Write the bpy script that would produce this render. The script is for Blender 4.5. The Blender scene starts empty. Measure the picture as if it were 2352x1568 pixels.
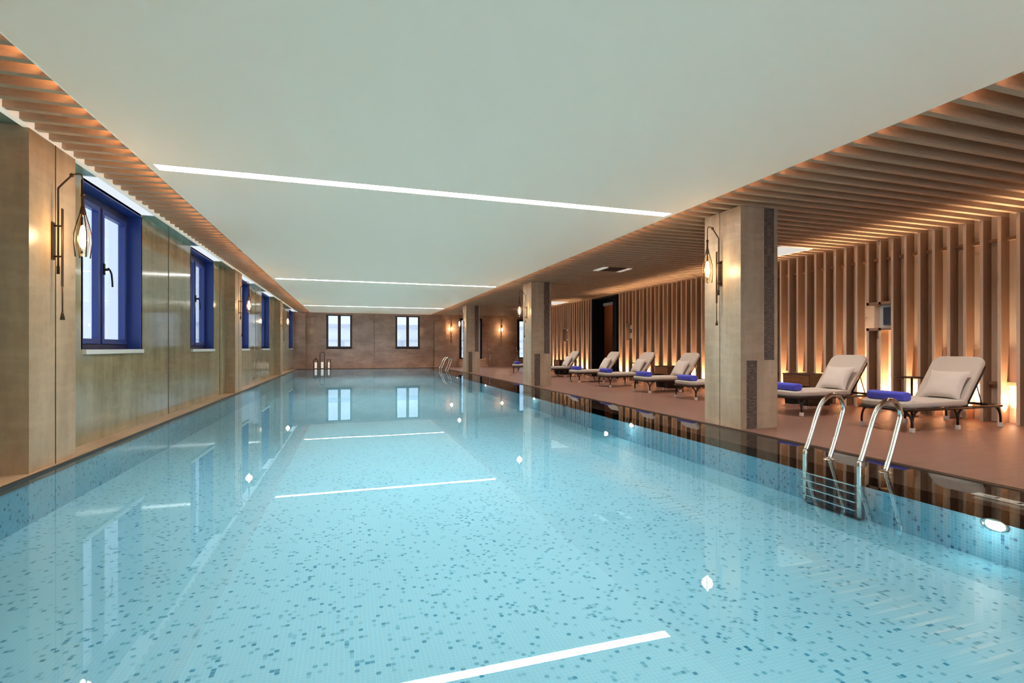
import bpy, math, random
from mathutils import Vector, Matrix, noise
random.seed(7)
S = 1.1            # one layout unit = camera height above the water = 1.1 m
PI = math.pi
C = bpy.context.scene.collection
scn = bpy.context.scene

# ------------------------------------------------------------------ materials
def hexlin(r, g, b):
    f = lambda c: ((c/255+0.055)/1.055)**2.4 if c/255 > 0.04045 else c/255/12.92
    return (f(r), f(g), f(b), 1)

class NT:
    def __init__(s, name):
        s.m = bpy.data.materials.new(name); s.m.use_nodes = True
        s.t = s.m.node_tree; s.t.nodes.clear()
        s.out = s.t.nodes.new('ShaderNodeOutputMaterial')
    def n(s, typ, **kw):
        nd = s.t.nodes.new(typ)
        for k, v in kw.items():
            if k.startswith('in_'):
                key = k[3:]
                key = int(key) if key.isdigit() else key.replace('_', ' ')
                nd.inputs[key].default_value = v
            else: setattr(nd, k, v)
        return nd
    def l(s, a, b): s.t.links.new(a, b)
    def math(s, op, a, b=None, c=None, clamp=False):
        nd = s.t.nodes.new('ShaderNodeMath'); nd.operation = op; nd.use_clamp = clamp
        for i, x in enumerate((a, b, c)):
            if x is None: continue
            if isinstance(x, (int, float)): nd.inputs[i].default_value = x
            else: s.l(x, nd.inputs[i])
        return nd.outputs[0]
    def mix(s, fac, a, b, mode='MIX'):
        nd = s.t.nodes.new('ShaderNodeMix'); nd.data_type = 'RGBA'; nd.blend_type = mode
        for i, x in ((0, fac), (6, a), (7, b)):
            if isinstance(x, (int, float, tuple)): nd.inputs[i].default_value = x
            else: s.l(x, nd.inputs[i])
        return nd.outputs[2]
    def ramp(s, fac, stops, interp='LINEAR'):
        nd = s.t.nodes.new('ShaderNodeValToRGB'); nd.color_ramp.interpolation = interp
        els = nd.color_ramp.elements
        while len(els) < len(stops): els.new(0.5)
        for e, (p, c) in zip(els, stops): e.position = p; e.color = c
        s.l(fac, nd.inputs[0]); return nd.outputs[0]
    def bsdf(s, color, rough=0.5, metal=0.0, spec=0.5, **kw):
        b = s.t.nodes.new('ShaderNodeBsdfPrincipled')
        for key, x in (('Base Color', color), ('Roughness', rough), ('Metallic', metal), ('Specular IOR Level', spec)):
            if isinstance(x, (int, float, tuple)): b.inputs[key].default_value = x
            else: s.l(x, b.inputs[key])
        for k, v in kw.items(): b.inputs[k.replace('_', ' ')].default_value = v
        s.l(b.outputs[0], s.out.inputs[0]); return b
    def bump(s, b, h, strength=0.3, dist=0.01):
        bp = s.n('ShaderNodeBump', in_Strength=strength, in_Distance=dist)
        s.l(h, bp.inputs['Height']); s.l(bp.outputs[0], b.inputs['Normal'])
    def coord(s, scale=(1, 1, 1), which='Object'):
        tc = s.t.nodes.new('ShaderNodeTexCoord'); mp = s.t.nodes.new('ShaderNodeMapping')
        mp.inputs['Scale'].default_value = scale
        s.l(tc.outputs[which], mp.inputs[0]); return mp.outputs[0]
    def noise(s, vec, scale=5, detail=4, rough=0.55):
        nd = s.n('ShaderNodeTexNoise', in_Scale=scale, in_Detail=detail, in_Roughness=rough)
        s.l(vec, nd.inputs['Vector']); return nd.outputs[0]

def plain(name, col, rough=0.5, metal=0.0, spec=0.5, var=0.12, sc=30, bump=0.0, **kw):
    t = NT(name); v = t.coord()
    nz = t.noise(v, sc, 3)
    dark = tuple(c*(1-var) for c in col[:3])+(1,); lite = tuple(min(1, c*(1+var)) for c in col[:3])+(1,)
    b = t.bsdf(t.mix(nz, dark, lite), rough, metal, spec, **kw)
    if bump: t.bump(b, t.noise(v, sc*8, 2), bump, 0.002)
    return t.m

def emis(name, col, st):
    t = NT(name); e = t.n('ShaderNodeEmission', in_Color=col, in_Strength=st)
    t.l(e.outputs[0], t.out.inputs[0]); return t.m

def stone(name, a, b, rough=0.35, spec=0.5, vs=(3.0, 3.0, .5), joint=0.0):
    t = NT(name); v = t.coord(vs); v2 = t.coord()
    n1 = t.noise(v, 1.2, 4, .55); n2 = t.noise(v2, 9, 4, .65); n3 = t.noise(t.coord((.8, .8, 4)), 2, 2)
    c = t.mix(t.ramp(n1, [(.32, (0, 0, 0, 1)), (.68, (1, 1, 1, 1))]), a, b)
    c = t.mix(t.math('MULTIPLY', t.ramp(n2, [(.45, (0, 0, 0, 1)), (.75, (1, 1, 1, 1))]), .30), c, tuple(x*.62 for x in a[:3])+(1,))
    c = t.mix(t.math('MULTIPLY', t.ramp(n3, [(.5, (0, 0, 0, 1)), (.62, (1, 1, 1, 1))]), .16), c, tuple(min(1, x*1.35) for x in b[:3])+(1,))
    bs = t.bsdf(c, rough, 0, spec)
    return t.m

def wood(name, a, b, scale, rough=0.5, rings=14):
    t = NT(name); v = t.coord(scale)
    n1 = t.noise(v, 3, 4, .6); n2 = t.noise(v, rings, 3, .6)
    c = t.mix(n1, a, b)
    c = t.mix(t.math('MULTIPLY', t.ramp(n2, [(.4, (0, 0, 0, 1)), (.7, (1, 1, 1, 1))]), .35), c, tuple(x*.6 for x in a[:3])+(1,))
    bs = t.bsdf(c, rough, 0, .35)
    return t.m

def tile_mat(name='pool_mosaic', TILE=None):
    t = NT(name); uv = t.n('ShaderNodeTexCoord').outputs['UV']
    sc = t.n('ShaderNodeVectorMath', operation='SCALE'); sc.inputs['Scale'].default_value = 1/0.0235
    t.l(uv, sc.inputs[0])
    fl = t.n('ShaderNodeVectorMath', operation='FLOOR'); t.l(sc.outputs[0], fl.inputs[0])
    fr = t.n('ShaderNodeVectorMath', operation='FRACTION'); t.l(sc.outputs[0], fr.inputs[0])
    wn = t.n('ShaderNodeTexWhiteNoise', noise_dimensions='3D'); t.l(fl.outputs[0], wn.inputs['Vector'])
    off = t.n('ShaderNodeVectorMath', operation='ADD'); t.l(fl.outputs[0], off.inputs[0]); off.inputs[1].default_value = (371.3, 91.7, 5)
    wn2 = t.n('ShaderNodeTexWhiteNoise', noise_dimensions='3D'); t.l(off.outputs[0], wn2.inputs['Vector'])
    col = t.ramp(wn.outputs[0], [(0, TILE[0]), (.033, TILE[1]), (.065, TILE[2]), (.11, TILE[3])], 'CONSTANT')
    col = t.mix(t.math('MULTIPLY', wn2.outputs[0], .22), col, (.38, .66, .80, 1))
    sp = t.n('ShaderNodeSeparateXYZ'); t.l(fr.outputs[0], sp.inputs[0])
    gx = t.math('GREATER_THAN', t.math('ABSOLUTE', t.math('SUBTRACT', sp.outputs[0], .5)), .455)
    gy = t.math('GREATER_THAN', t.math('ABSOLUTE', t.math('SUBTRACT', sp.outputs[1], .5)), .455)
    g = t.math('MAXIMUM', gx, gy)
    col = t.mix(t.math('MULTIPLY', g, .55), col, (.62, .82, .86, 1))
    t.bsdf(col, .45, 0, .2)
    return t.m
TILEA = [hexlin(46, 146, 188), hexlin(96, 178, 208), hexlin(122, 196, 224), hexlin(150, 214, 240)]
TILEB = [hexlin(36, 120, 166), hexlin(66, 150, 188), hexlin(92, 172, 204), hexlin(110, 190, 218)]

def water_mat():
    t = NT('pool_water')
    tr = t.n('ShaderNodeBsdfTransparent', in_Color=(.92, .985, .995, 1))
    gl = t.n('ShaderNodeBsdfGlossy', in_Color=(.84, .95, 1, 1), in_Roughness=0.0)
    fr = t.n('ShaderNodeFresnel', in_IOR=1.31)
    v = t.coord((1, 1, 1)); nz = t.noise(v, 1.3, 2, .5)
    bp = t.n('ShaderNodeBump', in_Strength=.05, in_Distance=.004); t.l(nz, bp.inputs['Height'])
    t.l(bp.outputs[0], gl.inputs['Normal'])
    mx = t.n('ShaderNodeMixShader'); t.l(fr.outputs[0], mx.inputs[0]); t.l(tr.outputs[0], mx.inputs[1]); t.l(gl.outputs[0], mx.inputs[2])
    t.l(mx.outputs[0], t.out.inputs[0]); return t.m

def glass_mat(name, tint=(1, 1, 1, 1), ior=1.45, rough=0.0):
    t = NT(name)
    tr = t.n('ShaderNodeBsdfTransparent', in_Color=tint)
    gl = t.n('ShaderNodeBsdfGlossy', in_Roughness=rough)
    fr = t.n('ShaderNodeFresnel')
    ge = t.n('ShaderNodeNewGeometry'); t.l(t.math('ADD', t.math('MULTIPLY', ge.outputs['Backfacing'], 1/ior-ior), ior), fr.inputs['IOR'])
    mx = t.n('ShaderNodeMixShader'); t.l(fr.outputs[0], mx.inputs[0]); t.l(tr.outputs[0], mx.inputs[1]); t.l(gl.outputs[0], mx.inputs[2])
    t.l(mx.outputs[0], t.out.inputs[0]); return t.m

def deck_mat():
    t = NT('deck_tile')
    v = t.coord((1.2, 14, 1)); n1 = t.noise(v, 2.2, 5, .65); n2 = t.noise(t.coord((3, 60, 1)), 3, 3, .6)
    c = t.mix(n1, hexlin(116, 84, 74), hexlin(164, 124, 110))
    c = t.mix(t.math('MULTIPLY', n2, .35), c, hexlin(130, 96, 84))
    br = t.n('ShaderNodeTexBrick', in_Scale=1.0, in_Mortar_Size=.0025, in_Brick_Width=1.2, in_Row_Height=.2)
    t.l(t.coord(), br.inputs['Vector'])
    c = t.mix(t.math('MULTIPLY', br.outputs['Fac'], .5), c, hexlin(90, 58, 48))
    t.bsdf(c, .42, 0, .35)
    return t.m

def wavy_stone():
    t = NT('split_face_stone')
    v = t.coord((6, 6, 34)); n1 = t.noise(v, 2.2, 5, .7)
    c = t.ramp(n1, [(.30, hexlin(66, 58, 54)), (.5, hexlin(120, 104, 96)), (.72, hexlin(170, 152, 140))])
    b = t.bsdf(c, .6, 0, .3); t.bump(b, n1, .9, .02)
    return t.m

def zebrano():
    t = NT('zebrano_wood')
    v = t.coord((1, 1.2, 9)); w = t.n('ShaderNodeTexWave', wave_type='BANDS', bands_direction='Z', in_Scale=1.3, in_Distortion=5.0, in_Detail=2.5, in_Detail_Scale=1.2)
    t.l(v, w.inputs['Vector'])
    c = t.ramp(w.outputs['Fac'], [(.15, hexlin(46, 26, 16)), (.55, hexlin(120, 72, 38)), (.9, hexlin(170, 112, 64))])
    t.bsdf(c, .35, 0, .5); return t.m

def fabric(name, col, sc=260):
    t = NT(name); v = t.coord()
    n = t.noise(v, sc, 2, .6); n2 = t.noise(v, 7, 3, .5)
    c = t.mix(n, tuple(x*.88 for x in col[:3])+(1,), tuple(min(1, x*1.08) for x in col[:3])+(1,))
    c = t.mix(t.math('MULTIPLY', n2, .2), c, tuple(x*.8 for x in col[:3])+(1,))
    b = t.bsdf(c, .85, 0, .2); b.inputs['Sheen Weight'].default_value = .15
    t.bump(b, n, .25, .002); return t.m

M = {}
M['tile'] = tile_mat('pool_mosaic', TILEA)
M['tile_dark_shade'] = tile_mat('dark_shade_mosaic', TILEB)  # darker mosaic; pool-edge shade put into the floor band's colour
M['water'] = water_mat()
M['ceil'] = plain('glowing_painted_ceiling', (.93, .79, .68, 1), .7, 0, .2, .012, 2, Emission_Color=(1, .72, .42, 1), Emission_Strength=.165)  # self-glow added to brighten the panel; no lamp behind it
M['strip'] = emis('light_strip_glow', (1, .985, .94, 1), 26)
M['stone_l'] = stone('left_wall_travertine', hexlin(144, 130, 98), hexlin(174, 160, 126), .10, .5)
M['stone_pier'] = stone('pier_travertine', hexlin(172, 142, 110), hexlin(200, 170, 136), .3)
M['stone_pil'] = stone('pillar_travertine', hexlin(176, 152, 128), hexlin(206, 184, 160), .3)
M['stone_far'] = stone('far_wall_travertine', hexlin(158, 122, 104), hexlin(196, 160, 140), .14, .5, (1, 1, 1.6))
M['joint'] = plain('stone_joint', hexlin(84, 74, 58), .6)
M['relief'] = wavy_stone()
M['mirror'] = None
t = NT('soffit_glass'); b = t.bsdf(t.mix(t.noise(t.coord(), .8, 2), (.40, .56, .45, 1), (.48, .64, .53, 1)), .22, .6, .5); M['mirror'] = t.m
M['slat'] = wood('slat_oak', hexlin(180, 148, 120), hexlin(210, 180, 150), (1.2, 22, 22))
M['fin_edge'] = plain('lit_oak_edge', hexlin(232, 204, 180), .5, 0, .3, .06, 12)  # fin fronts lighter: front light put into the colour
M['fin'] = wood('fin_oak', hexlin(152, 114, 88), hexlin(190, 152, 124), (16, 16, .6))  # fin body darkened so its sides look shaded
M['backing'] = plain('backing_panel', hexlin(236, 212, 190), .6, 0, .3, .05, 3)
M['trimw'] = plain('glowing_edge_trim', hexlin(244, 234, 214), .5, 0, .4, .04, 5, Emission_Color=(1, .93, .82, 1), Emission_Strength=.32)  # slight glow added to brighten the strips; not a lamp
M['void'] = plain('ceiling_void', hexlin(150, 112, 80), .8, 0, .2, .1, 3)
M['deck'] = deck_mat()
M['ledge'] = plain('wet_ledge_stone', hexlin(120, 90, 76), .03, .55, .9, .15, 20)
M['ledge_l'] = stone('ledge_travertine', hexlin(170, 134, 104), hexlin(206, 172, 140), .3, .5, (3, .5, 3))
M['coping'] = plain('coping_edge', hexlin(54, 44, 38), .4)
M['black'] = plain('black_paint', hexlin(12, 12, 16), .5, 0, .3)
M['grate'] = plain('drain_metal', hexlin(120, 104, 92), .35, .8)
M['navy'] = plain('navy_frame', hexlin(50, 70, 142), .35, 0, .5, .05, 8)
M['dusk'] = plain('dark_navy_frame', hexlin(50, 48, 86), .35)
M['brownfr'] = plain('bronze_frame', hexlin(62, 48, 48), .4, .1, .5)
M['glass'] = glass_mat('window_glass', (.93, .96, 1, 1))
M['shade'] = glass_mat('smoked_glass', (.96, .86, .70, 1), 1.35)
M['bulb'] = emis('bulb_glow', (1, .80, .52, 1), 32)
M['bronze'] = plain('dark_bronze', hexlin(88, 62, 44), .35, .7, .5)
M['steel'] = plain('polished_steel', (.86, .83, .76, 1), .1, 1.0, .5, .03, 6)
M['rattan'] = plain('dark_frame', hexlin(42, 28, 24), .35, .3, .5)
M['cap'] = plain('white_cap', hexlin(228, 220, 214), .5)
M['cush'] = fabric('cushion_fabric', hexlin(206, 196, 186))
M['pillow'] = fabric('pillow_fabric', hexlin(222, 212, 204))
M['towel'] = fabric('blue_towel', hexlin(88, 94, 220), 160)
M['zebra'] = zebrano()
M['dwood'] = wood('dark_wood', hexlin(38, 22, 16), hexlin(64, 40, 28), (2, 12, 2))
M['candle'] = emis('candle_wax', (1, .86, .70, 1), .8)
M['white'] = plain('white_plaster', hexlin(228, 224, 216), .6, 0, .3, .04)
M['screen'] = plain('dark_screen', hexlin(26, 30, 52), .15)
M['facade'] = plain('pale_facade', (.97, .98, .99, 1), .9, 0, .1, .05, .6)
M['facade2'] = plain('facade_recess', (.72, .76, .82, 1), .9, 0, .1)
M['poollamp'] = emis('pool_lamp_glow', (1, .98, .86, 1), 26)
M['panelglow'] = emis('ceiling_panel_glow', (1, .93, .84, 1), .75)
M['corridor'] = plain('corridor_wall', hexlin(150, 94, 66), .6)
M['headglow'] = emis('window_head_glow', (.86, .93, 1, 1), .95)  # added glow in place of daylight reflected in the soffit
M['sign'] = plain('sign_tile', hexlin(236, 226, 214), .4)

# ------------------------------------------------------------------ mesh helpers (layout units -> metres)
class MB:
    def __init__(s): s.v = []; s.f = []; s.uv = None; s.sm = []
    def add(s, vs, fs, smooth=False):
        o = len(s.v); s.v += [tuple(v) for v in vs]
        s.f += [tuple(i+o for i in f) for f in fs]; s.sm += [smooth]*len(fs); return s
    def box(s, x0, x1, y0, y1, z0, z1):
        vs = [(x0,y0,z0),(x1,y0,z0),(x1,y1,z0),(x0,y1,z0),(x0,y0,z1),(x1,y0,z1),(x1,y1,z1),(x0,y1,z1)]
        return s.add(vs, [(0,3,2,1),(4,5,6,7),(0,1,5,4),(1,2,6,5),(2,3,7,6),(3,0,4,7)])
    def tube(s, pts, r, n=10, cap=True):
        pts = [Vector(p) for p in pts]; rs = r if isinstance(r, (list, tuple)) else [r]*len(pts)
        vs = []; up = None
        for i, p in enumerate(pts):
            if i == 0: d = pts[1]-p
            elif i == len(pts)-1: d = p-pts[-2]
            else: d = (pts[i+1]-p).normalized()+(p-pts[i-1]).normalized()
            d.normalize()
            if up is None:
                up = Vector((0, 0, 1)) if abs(d.z) < .9 else Vector((1, 0, 0))
            a = d.cross(up)
            if a.length < 1e-5: a = d.cross(Vector((0, 1, 0)))
            a.normalize(); b = a.cross(d).normalized(); up = b
            for k in range(n):
                th = 2*PI*k/n; vs.append(p+(a*math.cos(th)+b*math.sin(th))*rs[i])
        fs = []
        for i in range(len(pts)-1):
            for k in range(n):
                k2 = (k+1) % n; fs.append((i*n+k, i*n+k2, (i+1)*n+k2, (i+1)*n+k))
        s.add(vs, fs, True)
        if cap:
            o = len(s.v)-len(vs)
            s.f.append(tuple(o+k for k in range(n))[::-1]); s.f.append(tuple(o+(len(pts)-1)*n+k for k in range(n))); s.sm += [False]*2
        return s
    def lathe(s, prof, cx=0, cy=0, n=20, axis='z', origin=(0, 0, 0)):
        vs = []
        for (r, h) in prof:
            for k in range(n):
                th = 2*PI*k/n
                if axis == 'z': vs.append((cx+r*math.cos(th), cy+r*math.sin(th), h))
                elif axis == 'x': vs.append((h, cx+r*math.cos(th), cy+r*math.sin(th)))
                else: vs.append((cx+r*math.cos(th), h, cy+r*math.sin(th)))
        fs = []
        for i in range(len(prof)-1):
            for k in range(n):
                k2 = (k+1) % n; fs.append((i*n+k, i*n+k2, (i+1)*n+k2, (i+1)*n+k))
        s.add(vs, fs, True)
        o = len(s.v)-len(vs)
        if prof[0][0] > 1e-4: s.f.append(tuple(o+k for k in range(n))[::-1]); s.sm.append(False)
        if prof[-1][0] > 1e-4: s.f.append(tuple(o+(len(prof)-1)*n+k for k in range(n))); s.sm.append(False)
        return s
    def build(s, name, mat, parent=None, bevel=0.0, segs=2, recalc=True):
        me = bpy.data.meshes.new(name); me.from_pydata([tuple(c*S for c in v) for v in s.v], [], s.f)
        me.polygons.foreach_set('use_smooth', s.sm); me.materials.append(mat)
        if recalc:
            import bmesh
            bm = bmesh.new(); bm.from_mesh(me); bmesh.ops.recalc_face_normals(bm, faces=bm.faces); bm.to_mesh(me); bm.free()
        me.update()
        o = bpy.data.objects.new(name, me); C.objects.link(o)
        if parent is not None: o.parent = parent
        if bevel:
            md = o.modifiers.new('bevel', 'BEVEL'); md.width = bevel*S; md.segments = segs; md.limit_method = 'ANGLE'; md.angle_limit = .6
        return o

def box(*a): return MB().box(*a)
def tag(o, label=None, cat=None, group=None, kind=None):
    if label: o['label'] = label
    if cat: o['category'] = cat
    if group: o['group'] = group
    if kind: o['kind'] = kind
    return o
def empty(name, loc=(0, 0, 0), rz=0.0):
    o = bpy.data.objects.new(name, None); C.objects.link(o); o.empty_display_size = .1
    o.location = tuple(c*S for c in loc); o.rotation_euler = (0, 0, rz); return o
kids = {}
def copy_tree(o, parent=None, depth=0):
    c = o.copy(); C.objects.link(c)
    if parent is not None: c.parent = parent
    for ch in [k for k in o.children]: copy_tree(ch, c, depth+1)
    return c
def struct(o, label=None, cat=None): return tag(o, label, cat, None, 'structure')

def pillowmesh(w, h, t, n=16, pinch=.12, seed=0):
    """soft cushion in the y-z plane, thickness along x, pointed corners"""
    b = MB(); vs = []; fs = []
    for side in (1, -1):
        for i in range(n+1):
            for j in range(n+1):
                u = i/n*2-1; v = j/n*2-1
                e = (max(0, 1-abs(u)**2.6)*max(0, 1-abs(v)**2.6))**.5
                k = 1-pinch*(1-abs(u)**2)*abs(v)**3; k2 = 1-pinch*(1-abs(v)**2)*abs(u)**3
                wr = noise.noise(Vector((u*2+seed, v*2, side)))*.12*e
                vs.append((side*t/2*(e*(1+wr)), u*w/2*k2, v*h/2*k))
    N = (n+1)**2
    for i in range(n):
        for j in range(n):
            a = i*(n+1)+j
            fs.append((a, a+1, a+n+2, a+n+1)); fs.append((N+a, N+a+n+1, N+a+n+2, N+a+1))
    b.add(vs, fs, True); return b

def slab(outline, z0, z1, r=.02, k=4):
    """cushion slab: closed 2-D outline (x,y), rounded top and bottom edges"""
    cx = sum(p[0] for p in outline)/len(outline); cy = sum(p[1] for p in outline)/len(outline)
    n = len(outline); b = MB(); vs = []; rings = []
    w = max(p[0] for p in outline)-min(p[0] for p in outline); d = max(p[1] for p in outline)-min(p[1] for p in outline)
    def ring(ins, z):
        return [(cx+(x-cx)*(1-2*ins/w), cy+(y-cy)*(1-2*ins/d), z) for x, y in outline]
    for i in range(k+1):
        a = PI/2*i/k; rings.append(ring(r*(1-math.sin(a)), z0+r*(1-math.cos(a))))
    for i in range(k+1):
        a = PI/2*i/k; rings.append(ring(r*(1-math.cos(a)), z1-r*(1-math.sin(a))))
    for q in rings: vs += q
    fs = []
    for i in range(len(rings)-1):
        for j in range(n):
            j2 = (j+1) % n; fs.append((i*n+j, i*n+j2, (i+1)*n+j2, (i+1)*n+j))
    fs.append(tuple(range(n))[::-1]); fs.append(tuple((len(rings)-1)*n+j for j in range(n)))
    b.add(vs, fs, True); b.sm[-1] = False; b.sm[-2] = False
    return b

def rrect(x0, x1, y0, y1, rl, rr, k=6):
    """rounded rectangle outline, radius rl at the x0 end, rr at the x1 end"""
    p = []
    for (cx, cy, r, a0) in ((x1-rr, y0+rr, rr, -PI/2), (x1-rr, y1-rr, rr, 0), (x0+rl, y1-rl, rl, PI/2), (x0+rl, y0+rl, rl, PI)):
        for i in range(k+1):
            a = a0+PI/2*i/k; p.append((cx+r*math.cos(a), cy+r*math.sin(a)))
    return p

# ------------------------------------------------------------------ layout constants
ZC = 2.75          # underside of ceiling and slats
XL, XR = -2.35, 3.89    # pool sides
XW = -2.60         # left wall plane
XG, XD = 4.46, 4.54     # drain grate, deck edge
XE0, XE1 = -1.84, 4.06  # white ceiling edges
XS = 8.25          # front of slatted wall
XB = 8.42          # backing of slatted wall
YF = 26.7          # far wall
YP = 25.7          # pool far edge
Y0 = -4.0          # behind camera
ZP = -.36          # pool bottom

# ------------------------------------------------------------------ pool
pool = empty('swimming_pool', (0, 0, 0))
tag(pool, 'long indoor swimming pool lined with pale turquoise mosaic tile', 'pool')
def pool_basin():
    me = bpy.data.meshes.new('basin')
    vs = [(XL,Y0,ZP),(XR,Y0,ZP),(XR,YP,ZP),(XL,YP,ZP),(XL,Y0,-.004),(XR,Y0,-.012),(XR,YP,-.012),(XL,YP,-.004)]
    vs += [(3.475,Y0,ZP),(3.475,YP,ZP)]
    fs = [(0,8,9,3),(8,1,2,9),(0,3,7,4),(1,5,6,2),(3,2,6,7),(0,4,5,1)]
    me.from_pydata([tuple(c*S for c in v) for v in vs], [], fs)
    uvl = me.uv_layers.new(name='UVMap')
    for p in me.polygons:
        nrm = p.normal
        for li in p.loop_indices:
            co = me.vertices[me.loops[li].vertex_index].co
            if abs(nrm.z) > .9: uv = (co.x+20, co.y+20)
            elif abs(nrm.x) > .9: uv = (co.y+60, (co.z+5)*1.0)
            else: uv = (co.x+90, co.z+5)
            uvl.data[li].uv = uv
    me.materials.append(M['tile']); me.materials.append(M['tile_dark_shade'])
    for i_ in (1, 2, 3): me.polygons[i_].material_index = 1  # floor band coloured as shade below the pool edge; side walls share it
    me.update()
    o = bpy.data.objects.new('basin', me); C.objects.link(o); o.parent = pool
pool_basin()
MB().add([(XL,Y0,0),(XG,Y0,0),(XG,YP,0),(XL,YP,0)], [(0,1,2,3)]).build('water_surface', M['water'], pool, recalc=False)
b = MB().box(XR, XG, Y0, YP+.15, -.10, -.012)
tag(b.build('overflow_ledge', M['ledge'], pool), 'dark polished overflow ledge')
g = MB()
for x in (XG, XG+.028, XG+.056): g.box(x, x+.012, Y0, YP+.2, -.03, .006)
for i in range(int((YP-Y0)/.06)):
    y = Y0+i*.06; g.box(XG+.005, XG+.064, y, y+.018, -.03, .002)
g.build('drain_grate', M['grate'], pool)
box(XG, XD, Y0, YP+.2, -.10, -.032).build('drain_channel', M['black'], pool)
box(XL-.012, XL+.012, Y0, YP, -.04, .014).build('side_coping', M['coping'], pool)
box(XL, XG, YP-.004, YP+.02, -.04, .014).build('end_coping', M['coping'], pool)

# ------------------------------------------------------------------ floor
fl = MB().box(XD, 11.5, Y0, YF+.1, -.12, 0.0)
struct(fl.build('floor', M['deck']), 'brown wood-look tiled pool deck along the right side', 'floor')
b = MB().box(-3.2, XL-.012, Y0, YF, -.12, .008)
struct(b.build('trim_1', M['ledge_l']), 'narrow stone ledge at the foot of the left wall', 'ledge')
b = MB().box(XL-.012, XD, YP+.02, YF+.1, -.12, .008)
struct(b.build('trim_2', M['ledge_l']), 'pale stone ledge between the pool end and the far wall', 'ledge')

# ------------------------------------------------------------------ windows helper
def wall_with_holes(name, mat, plane, p, a0, a1, z0, z1, holes, thick, sgn):
    """wall slab on plane x=p or y=p with rectangular holes [(a,b,z0,z1)]"""
    b = MB(); holes = sorted(holes); cur = a0
    def bx(u0, u1, w0, w1):
        if u1-u0 < 1e-4 or w1-w0 < 1e-4: return
        q0, q1 = sorted((p, p+sgn*thick))
        if plane == 'x': b.box(q0, q1, u0, u1, w0, w1)
        else: b.box(u0, u1, q0, q1, w0, w1)
    for (h0, h1, k0, k1) in holes:
        bx(cur, h0, z0, z1); bx(h0, h1, z0, k0); bx(h0, h1, k1, z1); cur = h1
    bx(cur, a1, z0, z1)
    return b.build(name, mat)

WZ0, WZ1 = .985, 2.72
winL = [(6.27, 7.80), (9.98, 11.49), (13.70, 15.20), (17.35, 18.86), (24.75, 26.25)]
struct(wall_with_holes('wall_left', M['stone_l'], 'x', XW, Y0, YF, 0, 3.1, [(a, b_, WZ0, WZ1) for a, b_ in winL], .20, -1),
       'travertine wall with tall windows on the left of the pool', 'wall')
for a, c_ in [(8.84, 8.86), (12.0, 12.02), (16.26, 16.28), (23.2, 23.22)]:
    struct(box(XW, XW+.004, a, c_, .008, ZC).build('trim_3', M['joint']), 'thin vertical joint in the left stone wall', 'joint')

XPAN = -2.446-XW
def window_left(i, a, c_, label):
    w = empty('window_%d' % i, (XW, a, WZ0)); struct(w, label, 'window')
    L = c_-a; H = WZ1-WZ0; D = .15
    # reveal lining
    r = MB().box(-D-.10, 0, -.03, .012, 0, H).box(-D-.10, 0, L-.012, L+.03, 0, H).box(-D-.10, 0, 0.012, L-.012, H-.012, H+.03)
    r.build('reveal', M['navy'], w)
    box(-D-.10, .035, -.0, L+.0, -.05, .0).build('sill', M['white'], w, .004)
    box(.001, XPAN, -.02, L+.02, ZC-WZ0-.004, ZC-WZ0+.001).build('added_glow_sheet', M['headglow'], w)  # added glowing sheet over the window, no real panel
    f = MB(); x0, x1 = -D-.06, -D
    f.box(x0, x1, .012, .07, 0, H-.012).box(x0, x1, L-.07, L-.012, 0, H-.012).box(x0, x1, .07, L-.07, 0, .06).box(x0, x1, .07, L-.07, H-.10, H-.012)
    f.box(x0, x1, L/2-.03, L/2+.03, .06, H-.10)
    f.build('frame', M['dusk'], w, .004)
    for q, (y0, y1) in enumerate(((.07, L/2-.03), (L/2+.03, L-.07))):
        s = MB(); xs0, xs1 = x0+.01, x1+.015; t = .05
        s.box(xs0, xs1, y0, y0+t, .06, H-.10).box(xs0, xs1, y1-t, y1, .06, H-.10).box(xs0, xs1, y0+t, y1-t, .06, .12).box(xs0, xs1, y0+t, y1-t, H-.16, H-.10)
        so = s.build('sash', M['navy'], w, .004)
        box(x0+.028, x0+.034, y0+t, y1-t, .12, H-.16).build('glass_pane', M['glass'], so)
        if q == 1:
            h = MB().tube([(xs1+.0, y0+.02, .93), (xs1+.045, y0+.02, .93)], .014, 8)
            h.box(xs1, xs1+.012, y0+.002, y0+.038, .87, 1.0)
            h.tube([(xs1+.045, y0+.02, .945), (xs1+.047, y0+.06, .93), (xs1+.048, y0+.10, .89), (xs1+.048, y0+.12, .80), (xs1+.048, y0+.125, .74)], .010, 8)
            h.build('window_handle', M['black'], so)
for i, ((a, c_), lb) in enumerate(zip(winL, ['navy framed double window nearest the camera on the left wall', 'second navy framed window along the left wall',
        'navy framed window just beyond the second left pier', 'fourth window along the left wall, between second and third piers', 'last navy framed window on the left wall by the far corner'])):
    window_left(i+1, a, c_, lb)

# left piers, flush with pool edge
pierY = [(4.96, 5.67), (12.50, 13.24), (20.18, 20.85)]
XP = -2.405
for i, (a, c_) in enumerate(pierY):
    p = empty('trim_%d' % (4+i), (XP, a, 0)); struct(p, 'travertine pier projecting from the left wall, %s' % ['nearest the camera', 'between the second and third windows', 'farthest along the pool'][i], 'pier')
    box(XW-XP, 0, 0, c_-a, 0.008, ZC).build('pier_face', M['stone_pier'], p)
    mid = (c_-a)*.53
    box(0, .003, mid-.006, mid+.006, .008, ZC).build('joint', M['joint'], p)
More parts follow.
